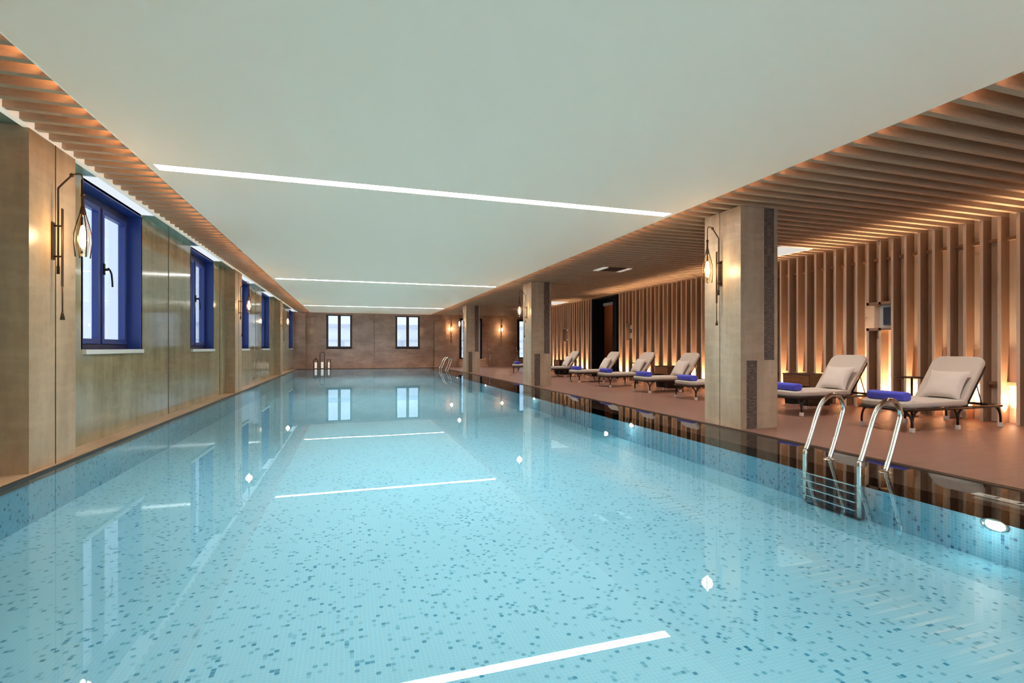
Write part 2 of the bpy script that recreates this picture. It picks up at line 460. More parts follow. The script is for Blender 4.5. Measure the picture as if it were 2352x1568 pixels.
# foreground wall section before first pier
# glass soffit between trim and left wall
struct(box(XW, -2.42, Y0, YF, ZC+.002, ZC+.03).build('trim_7', M['mirror']), 'green tinted glass soffit strip above the left windows', 'soffit')
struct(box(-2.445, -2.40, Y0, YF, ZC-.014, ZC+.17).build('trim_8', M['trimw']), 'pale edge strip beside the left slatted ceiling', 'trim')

# ------------------------------------------------------------------ far wall
doors = [(5.60, 6.82, .42, 2.58), (8.86, 10.1, .42, 2.58)]
winF = [(-1.10, .12, .985, 2.66), (2.25, 3.50, .985, 2.66)]
struct(wall_with_holes('wall_far', M['stone_far'], 'y', YF, -3.0, 11.6, -.1, 3.1, winF+doors, .28, 1), 'brown travertine end wall behind the pool', 'wall')
for x in (.98, 1.30, 3.9):
    pass
struct(box(1.19, 1.205, YF-.004, YF, .008, ZC).build('trim_9', M['joint']), 'vertical joint in the middle of the far stone wall', 'joint')
struct(box(-2.60, -2.04, YF-.22, YF, .008, ZC).build('trim_10', M['stone_far'], None, .004), 'stone corner pier at the far left of the pool', 'pier')
struct(box(4.24, 4.86, YF-.14, YF, .008, 2.38).build('trim_11', M['stone_far'], None, .004), 'shallow stone pier on the far wall beside the far ladder', 'pier')
for x_, z_ in ((-2.038, ZC), (4.238, 2.38)):
    struct(box(x_-.012, x_, YF-.03, YF, .008, z_).build('trim_13', M['joint']), 'thin dark line beside a far wall pier', 'joint')  # dark strip along the pier edge
def window_far(i, a, c_, label):
    w = empty('window_%d' % i, (a, YF, .985)); struct(w, label, 'window')
    L = c_-a; H = 2.66-.985; y0, y1 = .02, .10; t = .095
    f = MB().box(0, t, y0, y1, 0, H).box(L-t, L, y0, y1, 0, H).box(t, L-t, y0, y1, 0, t).box(t, L-t, y0, y1, H-t*.6, H).box(L/2-.07, L/2+.07, y0, y1, t, H-t*.6)
    f.build('frame', M['brownfr'], w, .004)
    box(-.0, L+.0, .0, .0185, -.03, .0).build('sill', M['stone_far'], w)
    for (x0, x1) in ((t, L/2-.07), (L/2+.07, L-t)):
        box(x0, x1, .055, .062, t, H-t*.6).build('glass_pane', M['glass'], w)
window_far(6, winF[0][0], winF[0][1], 'left dark framed double window in the far wall')
window_far(7, winF[1][0], winF[1][1], 'right dark framed double window in the far wall')
def door_far(i, a, c_, label):
    d = empty('door_%d' % i, (a, YF, .42)); struct(d, label, 'door')
    L = c_-a; H = 2.16; t = .10
    MB().box(0, t, -.12, .10, 0, H).box(L-t, L, -.12, .10, 0, H).box(t, L-t, -.12, .10, H-t, H).box(t, L-t, .0, .10, 0, .06).build('frame', M['black'], d)
    box(t, L-t, .05, .06, .06, H-t).build('glass_pane', M['glass'], d)
    MB().tube([(t+.03, -.02, .5), (t+.03, -.10, .5), (t+.03, -.10, .62), (t+.03, -.02, .62)], .012, 8).build('door_handle', M['steel'], d)
door_far(1, 5.60, 6.82, 'dark framed glazed door up steps behind the farthest pillar')
door_far(2, 8.86, 10.1, 'dark framed glazed door at the far right, mostly behind the middle pillar')
for (x0, x1, lb) in ((5.50, 6.98, 'low stone steps below the glazed door behind the farthest pillar'), (8.76, 10.2, 'low stone steps below the far right glazed door')):
    st = empty('entrance_steps', (x0, YF, 0)); tag(st, lb, 'steps')
    for k in range(3):
        box(0, x1-x0, -.22*(3-k)-.14, -.22*(2-k)-.14 if k < 2 else -.002, 0, .14*(k+1)).build('step', M['stone_far'], st, .003)
for (x, lb) in ((7.10, 'slim steel handrail beside the far steps left of the middle pillar'), (8.66, 'slim steel handrail beside the far right steps')):
    h = empty('handrail', (x, YF-.75, 0)); tag(h, lb, 'handrail')
    MB().tube([(0, 0, 0), (0, 0, .80)], .018, 8).build('post', M['steel'], h)
    MB().tube([(0, 0, .80), (0, .30, .98), (0, .60, 1.20)], .018, 8).build('rail', M['steel'], h)

# building seen through the far windows
bd = empty('neighbouring_building', (0, YF+9, 0)); tag(bd, 'pale classical building with arched window and balustrade seen through the far windows', 'building')
box(-9, 14, 0, 1, -6, 2.6).build('facade', M['facade'], bd)
MB().box(-9, 14, -.15, 0, 2.35, 2.6).box(-9, 14, -.12, 0, 1.45, 1.55).build('cornice', M['facade2'], bd)
ar = MB(); ring = []
for cx in (-.55, 1.5, 3.4):
    n = 12; vs = [(cx-.22, -.02, .95), (cx+.22, -.02, .95)]+[(cx+.22*math.cos(PI*k/n), -.02, 1.25+.22*math.sin(PI*k/n)) for k in range(n+1)]
    ar = MB().add(vs, [tuple([0, 1]+list(range(2, n+3)))]); ar.build('arched_window', M['facade2'], bd)
bl = MB().box(-9, 14, -1.2, -1.1, .92, .97)
for k in range(90): bl.lathe([(.03, .66), (.055, .74), (.03, .84), (.03, .92)], -8+k*.22, -1.15, 6)
bl.box(-9, 14, -1.25, -1.05, .60, .66)
bl.build('balustrade', M['facade2'], bd)

# ------------------------------------------------------------------ ceiling
LY = [-2.6, 5.72, 13.98, 22.4]; SW = .085; SX0, SX1 = -1.78, 3.99
cb = MB(); cur = Y0
for y in LY:
    cb.box(XE0, XE1, cur, y-SW, ZC, ZC+.07); cb.box(XE0, SX0, y-SW, y+SW, ZC, ZC+.07); cb.box(SX1, XE1, y-SW, y+SW, ZC, ZC+.07); cur = y+SW
cb.box(XE0, XE1, cur, YF, ZC, ZC+.07)
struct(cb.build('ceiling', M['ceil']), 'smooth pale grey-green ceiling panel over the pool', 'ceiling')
struct(box(-3.2, 11.6, Y0, YF+.3, 3.10, 3.2).build('ceiling', M['void']), 'timber lined ceiling void above the slats', 'ceiling')
for y, lb in zip(LY[1:]+LY[:1], ['bright recessed ceiling light strip nearest the camera', 'second bright ceiling light strip along the pool', 'farthest bright ceiling light strip', None]):
    ls = empty('ceiling_light_strip', ((SX0+SX1)/2, y, ZC))
    tag(ls, lb or 'ceiling light strip behind the camera', 'ceiling light', 'light strips across the white ceiling')
    w = (SX1-SX0)/2
    box(-w, w, -SW, SW, .012, .02).build('diffuser', M['strip'], ls)
    for yy in (-SW, SW-.004): box(-w, w, yy, yy+.004, 0, .03).build('housing_edge', M['white'], ls)

# slats: bays every 0.2, aligned with wall fins
KY = [4.225+.2*k for k in range(-41, 112)]
KY = [y for y in KY if Y0+.1 < y < YF-.1]
ven = [(5.22, 5.92, 9.80, 10.30)]
sl = MB(); sr = MB()
for y in KY:
    sl.box(-2.40, XE0-.002, y, y+.055, ZC, ZC+.17)
    segs = [(XE1+.002, XB)] if y < 21.6 else [(XE1+.002, 11.4)]
    for a, c_ in segs: sr.box(a, c_, y, y+.055, ZC, ZC+.17)
struct(sl.build('ceiling', M['slat']), 'timber slatted ceiling strip above the left pool edge', 'slatted ceiling')
struct(sr.build('ceiling', M['slat']), 'wide timber slatted ceiling over the lounger deck', 'slatted ceiling')
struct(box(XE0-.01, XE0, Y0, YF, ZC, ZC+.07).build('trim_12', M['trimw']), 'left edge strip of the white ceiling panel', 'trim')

# ceiling panels in the slats
v = empty('ceiling_vent', (5.22, 9.80, ZC-.012)); tag(v, 'small rectangular air vent set in the slatted ceiling left of the nearest pillar', 'vent')
for xx in (0, .58): box(xx, xx+.12, 0, .5, 0, .012).build('side_plate', M['trimw'], v)
g = MB().box(.12, .58, 0, .5, .008, .012)
for k in range(6): g.box(.12, .58, .03+k*.08, .06+k*.08, .002, .008)
g.build('grille', M['dwood'], v)
for (x0, x1, y0, y1, lb) in ((7.05, 7.75, 6.85, 7.75, 'bright pale panel in the slatted ceiling right of the nearest pillar'), (7.05, 7.9, 17.6, 19.0, 'bright pale panel in the slatted ceiling right of the middle pillar')):
    v = empty('ceiling_panel', (x0, y0, ZC-.012)); tag(v, lb, 'ceiling panel')
    box(.02, x1-x0-.02, .02, y1-y0-.02, .004, .010).build('diffuser', M['panelglow'], v)
    MB().box(0, x1-x0, 0, .02, 0, .012).box(0, x1-x0, y1-y0-.02, y1-y0, 0, .012).box(0, .02, .02, y1-y0-.02, 0, .012).box(x1-x0-.02, x1-x0, .02, y1-y0-.02, 0, .012).build('frame', M['trimw'], v)

# ------------------------------------------------------------------ slatted wall on the right
DO0, DO1 = 14.62, 16.35
YS = 21.9
niches = [(5.87, 6.27, 1.33, 1.71), (13.8, 14.0, 1.30, 1.72), (18.6, 19.0, 1.30, 1.75)]
fins = MB(); edges = MB()
for y in KY:
    if y > YS: continue
    if DO0-.03 < y < DO1-.02: continue
    cut = None
    for (a, c_, z0, z1) in niches:
        if a+.02 < y+.02 < c_-.02: cut = (z0, z1)
    if cut:
        fins.box(XS, XB, y, y+.038, 0, cut[0]); fins.box(XS, XB, y, y+.038, cut[1], ZC)
        edges.box(XS-.004, XS, y, y+.038, 0, cut[0]); edges.box(XS-.004, XS, y, y+.038, cut[1], ZC)
    else:
        fins.box(XS, XB, y, y+.038, 0, ZC); edges.box(XS-.004, XS, y, y+.038, 0, ZC)
wr = empty('wall_right', (0, 0, 0)); struct(wr, 'timber fin wall lit from below behind the loungers', 'wall')
fins.build('timber_fins', M['fin'], wr); edges.build('lit_fin_edges', M['fin_edge'], wr)  # thin front faces coloured as if lit
MB().box(XB, XB+.1, Y0, DO0, -.02, 3.1).box(XB, XB+.1, DO1, YS, -.02, 3.1).box(XB, XB+.1, DO0, DO1, ZC, 3.1).build('backing_panel', M['backing'], wr)
bk = MB()
for i, y in enumerate(KY):
    if y > YS-.2 or DO0-.25 < y < DO1: continue
    for z in (2.44, .50):
        if any(a-.1 < y < c_ for a, c_, z0, z1 in niches) and z < 1: continue
        bk.box(XB-.055, XB-.002, y+.039, y+.199, z, z+.045)
bk.build('spacer_blocks', M['fin'], wr)
# wall return and recess at the far end
struct(MB().box(XB+.1, 11.5, YS, YS+.1, -.02, 3.1).box(XS, XB+.1, YS-.0, YS+.1, -.02, 3.1).box(11.4, 11.5, YS+.1, YF, -.02, 3.1).build('wall_recess', M['stone_far']), 'stone return wall of the far right recess', 'wall')
# niche frames and panels
for (a, c_, z0, z1), nm, lb in zip(niches, ('control_panel', 'wall_switch', 'control_panel'),
        ('dark screen in a timber niche of the slatted wall behind the nearest loungers', 'small dark switch in a pale niche right of the dark doorway', 'brown panel in a timber niche left of the dark doorway')):
    n_ = empty(nm, (XS, a, z0)); tag(n_, lb, 'control panel' if nm == 'control_panel' else 'switch')
    L = c_-a; H = z1-z0
    for zz in (-.045, H): box(-.004, .16, .0, L, zz, zz+.045).build('niche_shelf', M['fin'], n_)
    box(.10, .16, .0, L*.62, 0, H).build('back_plate', M['white'], n_)
    if nm == 'wall_switch': box(.07, .10, L*.25, L*.6, H*.4, H*.7).build('screen', M['screen'], n_)
    else: box(.07, .10, .02, L*.42, H*.12, H*.88).build('screen', M['screen'] if a < 10 else M['corridor'], n_)
# dark doorway
dw = empty('door_3', (XS, DO0, 0)); struct(dw, 'tall black lined doorway in the slatted wall', 'door')
MB().box(-.01, .48, 0, .02, 0, ZC).box(-.01, .48, DO1-DO0-.02, DO1-DO0, 0, ZC).box(0, .48, .02, DO1-DO0-.02, 2.70, ZC).box(.44, .48, .02, 1.05, 0, 2.70).box(.44, .48, 1.05, DO1-DO0-.02, 2.58, 2.70).build('lining', M['black'], dw)
box(.42, .44, 1.02, DO1-DO0-.03, 2.50, 2.60).build('lintel', M['white'], dw)
struct(MB().box(10.0, 10.1, 14.0, 19.5, 0, 3.0).box(8.75, 10.1, 14.0, 14.1, 0, 3.0).box(8.75, 10.1, 19.4, 19.5, 0, 3.0).build('wall_corridor', M['corridor']), 'reddish brown corridor wall beyond the black doorway', 'wall')

# ------------------------------------------------------------------ pillars
PX0, PX1 = 4.57, 5.14
pl = [(5.06, 5.72), (12.58, 13.24), (20.40, 21.06)]
plab = ['square travertine pillar nearest the camera with two textured stone inlays', 'square travertine pillar in the middle of the row', 'farthest square travertine pillar in the row']
pr = None
for i, (a, c_) in enumerate(pl):
    if pr is None:
        pr = empty('stone_pillar', (PX0, a, 0))
        # shaft with recesses for the inlays on its camera side
        W = PX1-PX0; D = c_-a; sh = MB()
        sh.box(0, W, .02, D, 0, ZC)
        sh.box(0, .09, 0, .02, 0, ZC).box(.09, .25, 0, .02, .845, ZC).box(.25, .36, 0, .02, 0, ZC).box(.36, .52, 0, .02, 0, .85).box(.52, W, 0, .02, 0, ZC)
        sh.build('shaft', M['stone_pil'], pr)
        box(.092, .248, .006, .02, 0, .843).build('textured_inlay', M['relief'], pr)
        box(.362, .518, .006, .02, .852, ZC).build('textured_inlay', M['relief'], pr)
        box(-.002, .0, .365, .373, 0, ZC).build('joint', M['joint'], pr)
        o = pr
    else:
        o = copy_tree(pr); o.location = (PX0*S, a*S, 0)
    tag(o, plab[i], 'pillar', 'stone pillars between pool and deck')

# ------------------------------------------------------------------ wall lamps
def make_sconce():
    """local frame: +x away from the wall, z absolute height"""
    r = empty('wall_lamp', (0, 0, 0))
    box(0, .012, -.022, .022, 1.80, 2.12).build('wall_plate', M['bronze'], r, .002)
    for zz in (2.09, 1.83): MB().tube([(.01, 0, zz), (.075, 0, zz)], .008, 8).build('bracket', M['bronze'], r)
    tb = MB().tube([(.04, 0, 1.74), (.04, 0, 2.41), (.05, 0, 2.425), (.13, 0, 2.525), (.135, 0, 2.53)], .0075, 8)
    tb.tube([(.135, 0, 2.53), (.16, 0, 2.545), (.19, 0, 2.55), (.206, 0, 2.54), (.213, 0, 2.51), (.214, 0, 2.36)], .0055, 8)
    tb.lathe([(.0, 2.515), (.014, 2.52), (.016, 2.53), (.012, 2.545), (0, 2.55)], .135, 0, 10)
    tb.lathe([(.0, 1.68), (.011, 1.68), (.011, 1.745), (.008, 1.75), (0, 1.75)], .04, 0, 10)
    tb.build('arm', M['bronze'], r)
    MB().box(.066, .074, -.014, .014, 1.575, 2.24).build('flat_bar', M['bronze'], r, .002)
    MB().tube([(.070, 0, 1.58), (.070, 0, 1.35)], .0055, 8).lathe([(.007, 1.36), (.011, 1.335), (.018, 1.29), (0, 1.29)], .070, 0, 12).build('weight', M['bronze'], r)
    cx = .214
    c = MB().lathe([(0, 2.385), (.014, 2.38), (.017, 2.36), (.011, 2.35), (.012, 2.27), (.015, 2.20), (0, 2.19)], cx, 0, 12)
    for k in range(4):
        th = PI/4+k*PI/2; pts = []
        for (rr, z) in ((.010, 2.27), (.022, 2.20), (.044, 2.12), (.060, 2.04), (.064, 1.96), (.058, 1.88), (.053, 1.83)):
            pts.append((cx+rr*math.cos(th), rr*math.sin(th), z))
        c.tube(pts, .0045, 6)
    c.build('cage', M['bronze'], r)
    MB().lathe([(.012, 2.20), (.022, 2.16), (.038, 2.09), (.047, 2.01), (.046, 1.95), (.036, 1.88), (.028, 1.84)], cx, 0, 20).build('glass_shade', M['shade'], r, recalc=False)
    MB().lathe([(0, 2.11), (.012, 2.10), (.022, 2.05), (.026, 1.99), (.022, 1.94), (.012, 1.91), (0, 1.905)], cx, 0, 16).build('bulb', M['bulb'], r)
    return r
sc = make_sconce(); first = True
spots = [(XP, 5.29, -.05, 0, 'bronze wall lamp with glass teardrop shade on the nearest left pier', 1.0), (XP, 12.87, -.03, 0, 'bronze wall lamp on the second left pier', 1.0), (XP, 20.5, -.02, 0, 'bronze wall lamp on the farthest left pier', 1.0),
         (PX0-.002, 5.40, 0, PI, 'bronze wall lamp on the nearest stone pillar', 1.0), (PX0-.002, 12.92, 0, PI, 'bronze wall lamp on the middle stone pillar', 1.0), (PX0-.002, 20.74, 0, PI, 'bronze wall lamp on the farthest stone pillar', 1.0),
         (5.14, YF, 0, -PI/2, 'bronze wall lamp on the far wall left of the farthest pillar', 1.0), (7.93, YF, 0, -PI/2, 'bronze wall lamp on the far wall left of the middle pillar', 1.0)]
def light(kind, name, loc, energy, col, **kw):
    ld = bpy.data.lights.new(name, kind); ld.energy = energy; ld.color = col
    for k, v_ in kw.items(): setattr(ld, k, v_)
    o = bpy.data.objects.new(name, ld); C.objects.link(o); o.location = tuple(c*S for c in loc); return o
WARM = (1, .60, .30)
for i, (x, y, dz, rz, lb, s_) in enumerate(spots):
    o = sc if i == 0 else copy_tree(sc)
    o.location = (x*S, y*S, dz*S); o.rotation_euler = (0, 0, rz)
    tag(o, lb, 'wall lamp', 'bronze teardrop wall lamps')
    ex, ey = x+.214*math.cos(rz), y+.214*math.sin(rz)
    light('POINT', 'lamp_glow', (ex, ey, 2.0+dz), 30 if y > 26 else 13, (1, .76, .48), shadow_soft_size=.075)

# ------------------------------------------------------------------ ladders
def ladder(loc, label):
    r = empty('pool_ladder', loc); tag(r, label, 'pool ladder', 'steel pool ladders')
    pr_ = [(4.11, -.01), (4.185, .17), (4.262, .38), (4.282, .44), (4.278, .49), (4.245, .545), (4.205, .572), (4.165, .578), (4.115, .570), (4.06, .54), (4.02, .50), (3.985, .44), (3.945, .345), (3.87, .16), (3.84, .10), (3.833, .06), (3.833, -.34)]
    # subdivide corners smoothly (Catmull-Rom)
    pts = []
    P = [Vector((a-4.11, 0, b_)) for a, b_ in pr_]
    for i in range(len(P)-1):
        p0 = P[max(0, i-1)]; p1 = P[i]; p2 = P[i+1]; p3 = P[min(len(P)-1, i+2)]
        for k in range(4):
            t_ = k/4; pts.append(.5*((2*p1)+(p2-p0)*t_+(2*p0-5*p1+4*p2-p3)*t_*t_+(3*p1-p0-3*p2+p3)*t_**3))
    pts.append(P[-1])
    for y in (0, .5):
        q = MB().tube([(p.x, y, p.z) for p in pts], .0195, 14); ro = q.build('rail', M['steel'], r)
        MB().lathe([(.052, -.012), (.052, -.002), (.04, .008), (.024, .014), (.0, .014)], 0.0, y, 20).build('flange', M['steel'], r)
    for z in (-.085, -.15, -.215, -.28):
        st = MB().box(-.33, -.225, .0, .5, z-.006, z+.006)
        so = st.build('step', M['steel'], r, .004)
    return r
ladder((4.11, 2.97, 0), 'shiny steel pool ladder on the right edge near the camera')
ladder((4.11, 22.1, 0), 'small steel pool ladder at the far right corner of the pool')

# depth marker on the ledge
dm = empty('depth_marker', (4.10, 1.55, -.011)); tag(dm, 'white marker tile strip with dark marks on the wet ledge', 'sign')
box(0, .085, 0, .82, 0, .004).build('tile', M['sign'], dm)
for k in range(6):
    y = .06+k*.125; mk = MB().box(.02, .065, y, y+.02, .004, .0048)
    if k % 2: mk.box(.02, .03, y+.019, y+.07, .004, .0048)
    mk.build('letter_mark', M['black'], dm)

# underwater lamps
ul = None
for i, y in enumerate((2.12, 6.45, 10.5, 14.7, 18.9)):
    if ul is None:
        ul = empty('underwater_light', (XR, y, -.12))
        MB().lathe([(.075, 0), (.075, -.010), (.058, -.014), (.055, -.006)], 0, 0, 24, 'x').build('ring', M['steel'], ul)
        MB().lathe([(.050, -.003), (.045, -.012), (.0, -.016)], 0, 0, 24, 'x').build('lens', M['poollamp'], ul)
        for ch_ in ul.children:
            for v_ in ch_.data.vertices: v_.co.z *= .52
        o = ul
    else:
        o = copy_tree(ul); o.location = (XR*S, y*S, -.12*S)
    tag(o, ['oval underwater light on the right pool wall nearest the camera', 'second underwater light along the right pool wall', 'third underwater light along the right pool wall', 'fourth underwater light along the right pool wall', 'farthest underwater light on the right pool wall'][i], 'pool light', 'underwater lights in the right pool wall')
    light('POINT', 'pool_light_glow', (XR-.12, y, -.13), 1.6, (1, .98, .85), shadow_soft_size=.04)

# ------------------------------------------------------------------ loungers
ANG = math.radians(54)
def make_lounger():
    r = empty('sun_lounger', (0, 0, 0))       # x 0..1.72 away from pool, y 0..0.64
    z = .262; W = .62
    f = MB()
    path = []
    for i in range(7):
        a = PI/2*i/6; path.append((.10-.10*math.sin(a)+.0, .10-.10*math.cos(a), z))
    loop = [(1.70, .0, z), (.9, .0, z-.004), (.10, 0, z)]+path[1:]+[(0, W/2, z)]
    loop2 = [(x, W-y, z_) for x, y, z_ in loop][::-1]
    f.tube(loop+loop2[1:], .017, 8); f.tube([(1.70, -.0, z), (1.70, W, z)], .017, 8)
    for k in range(5): f.tube([(.15+k*.26, 0, z), (.15+k*.26, W, z)], .009, 6)
    f.tube([(1.10, .05, z+.0), (1.70, .05, z+.0)], .010, 6); f.tube([(1.10, W-.05, z), (1.70, W-.05, z)], .010, 6)
    f.build('frame', M['rattan'], r)
    def arc(x0, y0, dx, dy):
        pts = []
        for i in range(7):
            a = PI/2*i/6; k = math.sin(a); q = 1-math.cos(a)
            pts.append((x0+dx*(1-k)*1.0, y0+dy*(1-k), .045+(z-.045)*(1-(1-math.cos(PI/2-a)))) if False else (x0+dx*q, y0+dy*q, .10+(z-.10)*k))
        return [(x0, y0, .045)]+pts
    for sy in (0, 1):
        Y = .0 if sy == 0 else W; inn = 1 if sy == 0 else -1
        for nm, x, arms in (('front', .09, [(.13, 0), (-.05, inn*.13)]), ('mid', .88, [(.12, 0), (-.12, 0)]), ('rear', 1.68, [(-.14, 0), (-.09, inn*.0)])):
            l = MB()
            for dx, dy in arms: l.tube(arc(x, Y, dx, dy), .013, 8)
            lo = l.build('leg', M['rattan'], r)
            box(x-.022, x+.022, Y-.022, Y+.022, 0, .052).build('foot_cap', M['cap'], lo, .003)
    # seat cushion
    slab(rrect(.0, 1.09, .01, W-.01, .10, .02), z+.014, z+.095, .03, 5).build('seat_cushion', M['cush'], r)
    # back
    hx, hz = 1.07, z+.03; ca, sa = math.cos(ANG), math.sin(ANG)
    def rot(mb):
        mb.v = [(hx+x*ca-zz*sa, y, hz+x*sa+zz*ca) for x, y, zz in mb.v]; return mb
    rot(slab(rrect(.0, .70, .01, W-.01, .03, .11), .0, .072, .028, 5)).build('back_cushion', M['cush'], r)
    bf = MB().tube([(0, .02, -.012), (.58, .02, -.012), (.66, .10, -.012), (.66, W-.10, -.012), (.58, W-.02, -.012), (0, W-.02, -.012)], .011, 8)
    for k in range(4): bf.tube([(.1+.14*k, .02, -.012), (.1+.14*k, W-.02, -.012)], .007, 6)
    rot(bf).build('back_frame', M['rattan'], r)
    px_, pz_ = hx+.42*ca+.015*sa, hz+.42*sa-.015*ca
    for yy in (.08, W-.08): MB().tube([(px_, yy, pz_), (1.47, yy, z)], .007, 6).build('prop_bar', M['rattan'], r)
    return r
def make_pillow():
    p = empty('pillow', (0, 0, 0))
    b = pillowmesh(.47, .42, .14)
    a = math.radians(32)
    b.v = [(x*math.cos(a)+z_*math.sin(a), y, -x*math.sin(a)+z_*math.cos(a)) for x, y, z_ in b.v]
    b.build('cover', M['pillow'], p); return p
def towel_mesh():
    b = MB(); n = 28; L = .45; prof = []
    secs = [(-L/2, .72), (-L/2+.008, .92), (-L/2+.02, 1.0), (0, 1.02), (L/2-.02, 1.0), (L/2-.008, .92), (L/2, .72)]
    vs = []; fs = []
    for y, k in secs:
        for i in range(n):
            th = 2*PI*i/n; cx_, sz = math.cos(th), math.sin(th)
            ex = .085*abs(cx_)**.6*(1 if cx_ > 0 else -1); ez = .055*abs(sz)**.6*(1 if sz > 0 else -1)
            if abs(th-.5) < .12: ex *= 1.05; ez *= 1.05
            vs.append((ex*k, y, .056+ez*k))
    for i in range(len(secs)-1):
        for j in range(n):
            j2 = (j+1) % n; fs.append((i*n+j, i*n+j2, (i+1)*n+j2, (i+1)*n+j))
    fs.append(tuple(range(n))[::-1]); fs.append(tuple((len(secs)-1)*n+j for j in range(n)))
    b.add(vs, fs, True); b.sm[-1] = b.sm[-2] = False
    return b
def spiral(parent):
    pass
lo = make_lounger(); pi_ = make_pillow(); to = towel_mesh().build('rolled_towel', M['towel'])
LX = 6.25; zt = .262+.095
LYs = [4.26, 5.80, 8.19, 9.76, 11.55, 13.38, 16.2, 18.95]
which = ['nearest the camera', 'second from the camera, right of the nearest pillar', 'third from the camera, partly behind the nearest pillar', 'fourth from the camera, beside a dark table', 'fifth from the camera, right of the doorway', 'sixth from the camera, at the black doorway', 'just right of the middle pillar', 'farthest away, left of the middle pillar']
for i, (y, wh) in enumerate(zip(LYs, which)):
    o = lo if i == 0 else copy_tree(lo)
    o.location = (LX*S, y*S, 0); tag(o, 'grey cushioned dark framed sun lounger, '+wh, 'sun lounger', 'sun loungers along the deck')
    jit = random.uniform(-.02, .02)
    if True:
        p = pi_ if i == 0 else copy_tree(pi_)
        p.location = ((LX+1.075)*S, (y+.27+jit)*S, (zt+.178)*S)
        p.rotation_euler = (0, 0, random.uniform(-.06, .06) if i else .0)
        tag(p, 'pale square pillow on the lounger '+wh, 'pillow', 'pillows on the loungers')
    q = to if i == 0 else to.copy()
    if i: C.objects.link(q)
    q.location = ((LX+.13)*S, (y+.30-jit)*S, (zt-.001)*S)
    tag(q, 'rolled royal blue towel on the lounger '+wh, 'towel', 'rolled blue towels')

# ------------------------------------------------------------------ side tables
def box_table():
    r = empty('side_table', (0, 0, 0))        # x 0..0.5, y 0..0.56, top at .545
    MB().box(-.01, .51, -.01, .57, .53, .548).build('table_top', M['dwood'], r, .003)
    box(0, .50, 0, .56, .34, .53).build('body', M['dwood'], r)
    box(-.006, 0, .008, .552, .348, .525).build('drawer_front', M['zebra'], r)
    for y0, y1 in ((.0, .14), (.42, .56)):
        l = MB(); sk = .03 if y0 == 0 else -.03
        l.add([(0, y0, .34), (.5, y0, .34), (.5, y1, .34), (0, y1, .34), (.02, y0+sk, 0), (.48, y0+sk, 0), (.48, y1+sk, 0), (.02, y1+sk, 0)], [(0,1,2,3),(4,7,6,5),(0,4,5,1),(1,5,6,2),(2,6,7,3),(3,7,4,0)])
        l.build('leg', M['black'], r)
    return r
bt = box_table()
for i, (x, y, lb) in enumerate(((7.5, 6.70, 'dark wood box side table right of the nearest pillar between two loungers'), (7.5, 10.75, 'dark wood box side table behind the lounger left of the nearest pillar'), (7.5, 17.55, 'dark wood box side table just right of the middle pillar'))):
    o = bt if i == 0 else copy_tree(bt)
    o.location = (x*S, y*S, 0); tag(o, lb, 'side table', 'dark wood box side tables')
def round_table():
    r = empty('pedestal_table', (0, 0, 0))
    MB().lathe([(0, .562), (.205, .562), (.21, .566), (.21, .574), (.205, .578), (0, .578)], 0, 0, 32).build('table_top', M['rattan'], r)
    MB().tube([(0, 0, .012), (0, 0, .562)], .014, 10).build('pedestal', M['rattan'], r)
    MB().lathe([(.14, 0), (.14, .006), (.03, .014), (.0, .016)], 0, 0, 24).build('base', M['rattan'], r)
    return r
rt = round_table()
for i, (x, y, lb) in enumerate(((7.88, 5.30, 'small round dark pedestal table between the two loungers right of the nearest pillar'), (7.86, 12.75, 'small round dark pedestal table between the loungers in front of the doorway'))):
    o = rt if i == 0 else copy_tree(rt)
    o.location = (x*S, y*S, 0); tag(o, lb, 'side table', 'round pedestal tables')

# ------------------------------------------------------------------ lanterns on the far ledge
def lantern(x, y, w, h, shape, label, clabel, ch):
    r = empty('lantern', (x, y, .008)); tag(r, label, 'lantern', 'lanterns on the far pool ledge')
    k = w/2; t_ = .012
    f = MB()
    for sx in (-1, 1):
        for sy in (-1, 1): f.box(sx*k-t_, sx*k+t_, sy*k-t_, sy*k+t_, 0, h*.86 if shape != 'box' else h)
    f.box(-k, k, -k, k, 0, .018)
    f.build('frame', M['brownfr'], r)
    if shape == 'house':
        MB().add([(-k-.01, -k-.01, h*.86), (k+.01, -k-.01, h*.86), (k+.01, k+.01, h*.86), (-k-.01, k+.01, h*.86), (0, 0, h)], [(0,3,2,1),(0,1,4),(1,2,4),(2,3,4),(3,0,4)]).build('roof', M['brownfr'], r)
        MB().tube([(0, 0, h-.01), (0, 0, h+.06)], .012, 8).build('handle', M['brownfr'], r)
    elif shape == 'arch':
        a = MB()
        for sy in (-1, 1): a.tube([(-k, sy*k, h*.85)]+[(-k*math.cos(PI*i/8), sy*k, h*.86+k*math.sin(PI*i/8)) for i in range(9)]+[(k, sy*k, h*.85)], .011, 6)
        a.tube([(0, -k, h*.86+k), (0, k, h*.86+k)], .011, 6)
        a.build('handle', M['brownfr'], r)
    else:
        MB().box(-k-.01, k+.01, -k-.01, k+.01, h, h+.02).build('roof', M['brownfr'], r)
    cn = empty('candle', (x, y, .027)); tag(cn, clabel, 'candle', 'white pillar candles in the lanterns')
    MB().lathe([(w*.27, 0), (w*.28, ch), (w*.20, ch-.008), (0, ch-.01)], 0, 0, 16).build('wax', M['candle'], cn)
    MB().tube([(0, 0, ch-.012), (0, 0, ch+.02)], .004, 6).build('wick', M['black'], cn)
lantern(-1.55, 26.1, .19, .50, 'house', 'small peaked dark lantern, leftmost of three on the far ledge', 'white candle in the leftmost peaked lantern', .28)
lantern(-1.26, 26.1, .20, .80, 'arch', 'tall arched dark lantern, middle of three on the far ledge', 'white candle in the tall arched lantern', .30)
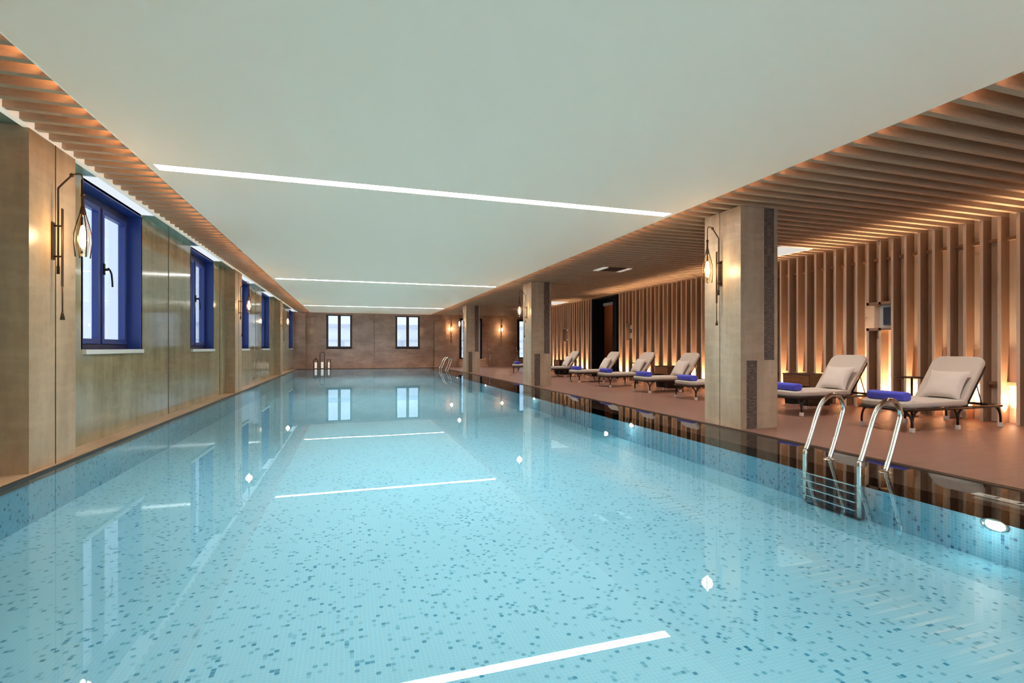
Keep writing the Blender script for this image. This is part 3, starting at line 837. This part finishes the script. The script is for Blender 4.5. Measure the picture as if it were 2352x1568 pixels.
lantern(-.96, 26.1, .14, .42, 'box', 'short dark box lantern, rightmost of three on the far ledge', 'white candle in the short box lantern', .29)

# ------------------------------------------------------------------ lights
# uplights between fins, alternate bays
for i, y in enumerate(KY):
    if y > YS-.2 or y < 2.0 or DO0-.3 < y < DO1+.1: continue
    k = round((y-4.225)/.2)
    if k % 2: continue
    if 5.85 < y < 6.2: continue
    l = light('SPOT', 'fin_uplight', (XB-.105, y+.12, .015), 420, (1, .72, .44), spot_size=math.radians(60), spot_blend=.9, shadow_soft_size=.02)
    l.rotation_euler = (PI, 0, 0)
    if k % 4 == 0: light('POINT', 'fin_glow', (XB-.09, y+.12, .12), .5, (1, .76, .48), shadow_soft_size=.03)
# long concealed coves (real LED lines above the ceiling edges)
def cove(name, x, z, L, y, energy, col, rot, size=.05):
    l = light('AREA', name, (x, y, z), energy, col, shape='RECTANGLE', size=size*S, size_y=L*S)
    l.rotation_euler = rot; return l
LYC = (YF+Y0)/2; LEN = YF-Y0-.4
cove('cove_left', XE0+.04, ZC+.12, LEN, LYC, 210, (1, .52, .24), (0, math.radians(82), 0))
cove('cove_right', XE1-.04, ZC+.12, LEN, LYC, 140, (1, .52, .26), (0, -math.radians(82), 0))
cove('cove_fin_wall', XS-.12, ZC+.24, 20, 11.5, 50, (1, .70, .44), (0, 0, 0), .08)
# added unseen fill spots over the pool and the deck, no fittings there
for y in [-2.5+2.4*k for k in range(12)]:
    for x in (-.2, 2.4):
        light('SPOT', 'pool_fill_spot', (x, y, ZC-.02), 150, (1, .93, .84), spot_size=math.radians(130), spot_blend=1.0, shadow_soft_size=0.0)
for y in [-1.5+2.6*k for k in range(11)]:
    light('SPOT', 'deck_fill_spot', (6.4, y, ZC-.02), 150, (1, .90, .80), spot_size=math.radians(140), spot_blend=1.0, shadow_soft_size=0.0)
light('POINT', 'corridor_lamp', (9.4, 17.5, 2.3), 12, (1, .7, .45), shadow_soft_size=.1)

w = bpy.data.worlds.new('World'); scn.world = w; w.use_nodes = True
nt = w.node_tree; bg = nt.nodes['Background']
bg.inputs[0].default_value = (.76, .87, 1, 1); bg.inputs[1].default_value = 1.4

# ------------------------------------------------------------------ camera
cd = bpy.data.cameras.new('camera'); cam = bpy.data.objects.new('camera', cd); C.objects.link(cam)
cd.sensor_width = 36; cd.lens = 36*1163/2352; cd.sensor_fit = 'HORIZONTAL'
cd.shift_y = (799-784)/2352
cam.location = (0, 0, S)
cam.rotation_euler = (PI/2, 0, -math.atan(373/1163))
cd.clip_start = .02; cd.clip_end = 200
scn.camera = cam
scn.view_settings.view_transform = 'Standard'
scn.view_settings.look = 'None'
scn.view_settings.exposure = 0
scn.cycles.use_denoising = True
scn.cycles.sample_clamp_indirect = 6
scn.cycles.max_bounces = 6
scn.cycles.diffuse_bounces = 3
scn.cycles.glossy_bounces = 3
scn.cycles.use_adaptive_sampling = True
scn.cycles.adaptive_threshold = 0.15
scn.cycles.adaptive_min_samples = 10
scn.cycles.transparent_max_bounces = 10
scn.cycles.caustics_reflective = False
scn.cycles.caustics_refractive = False
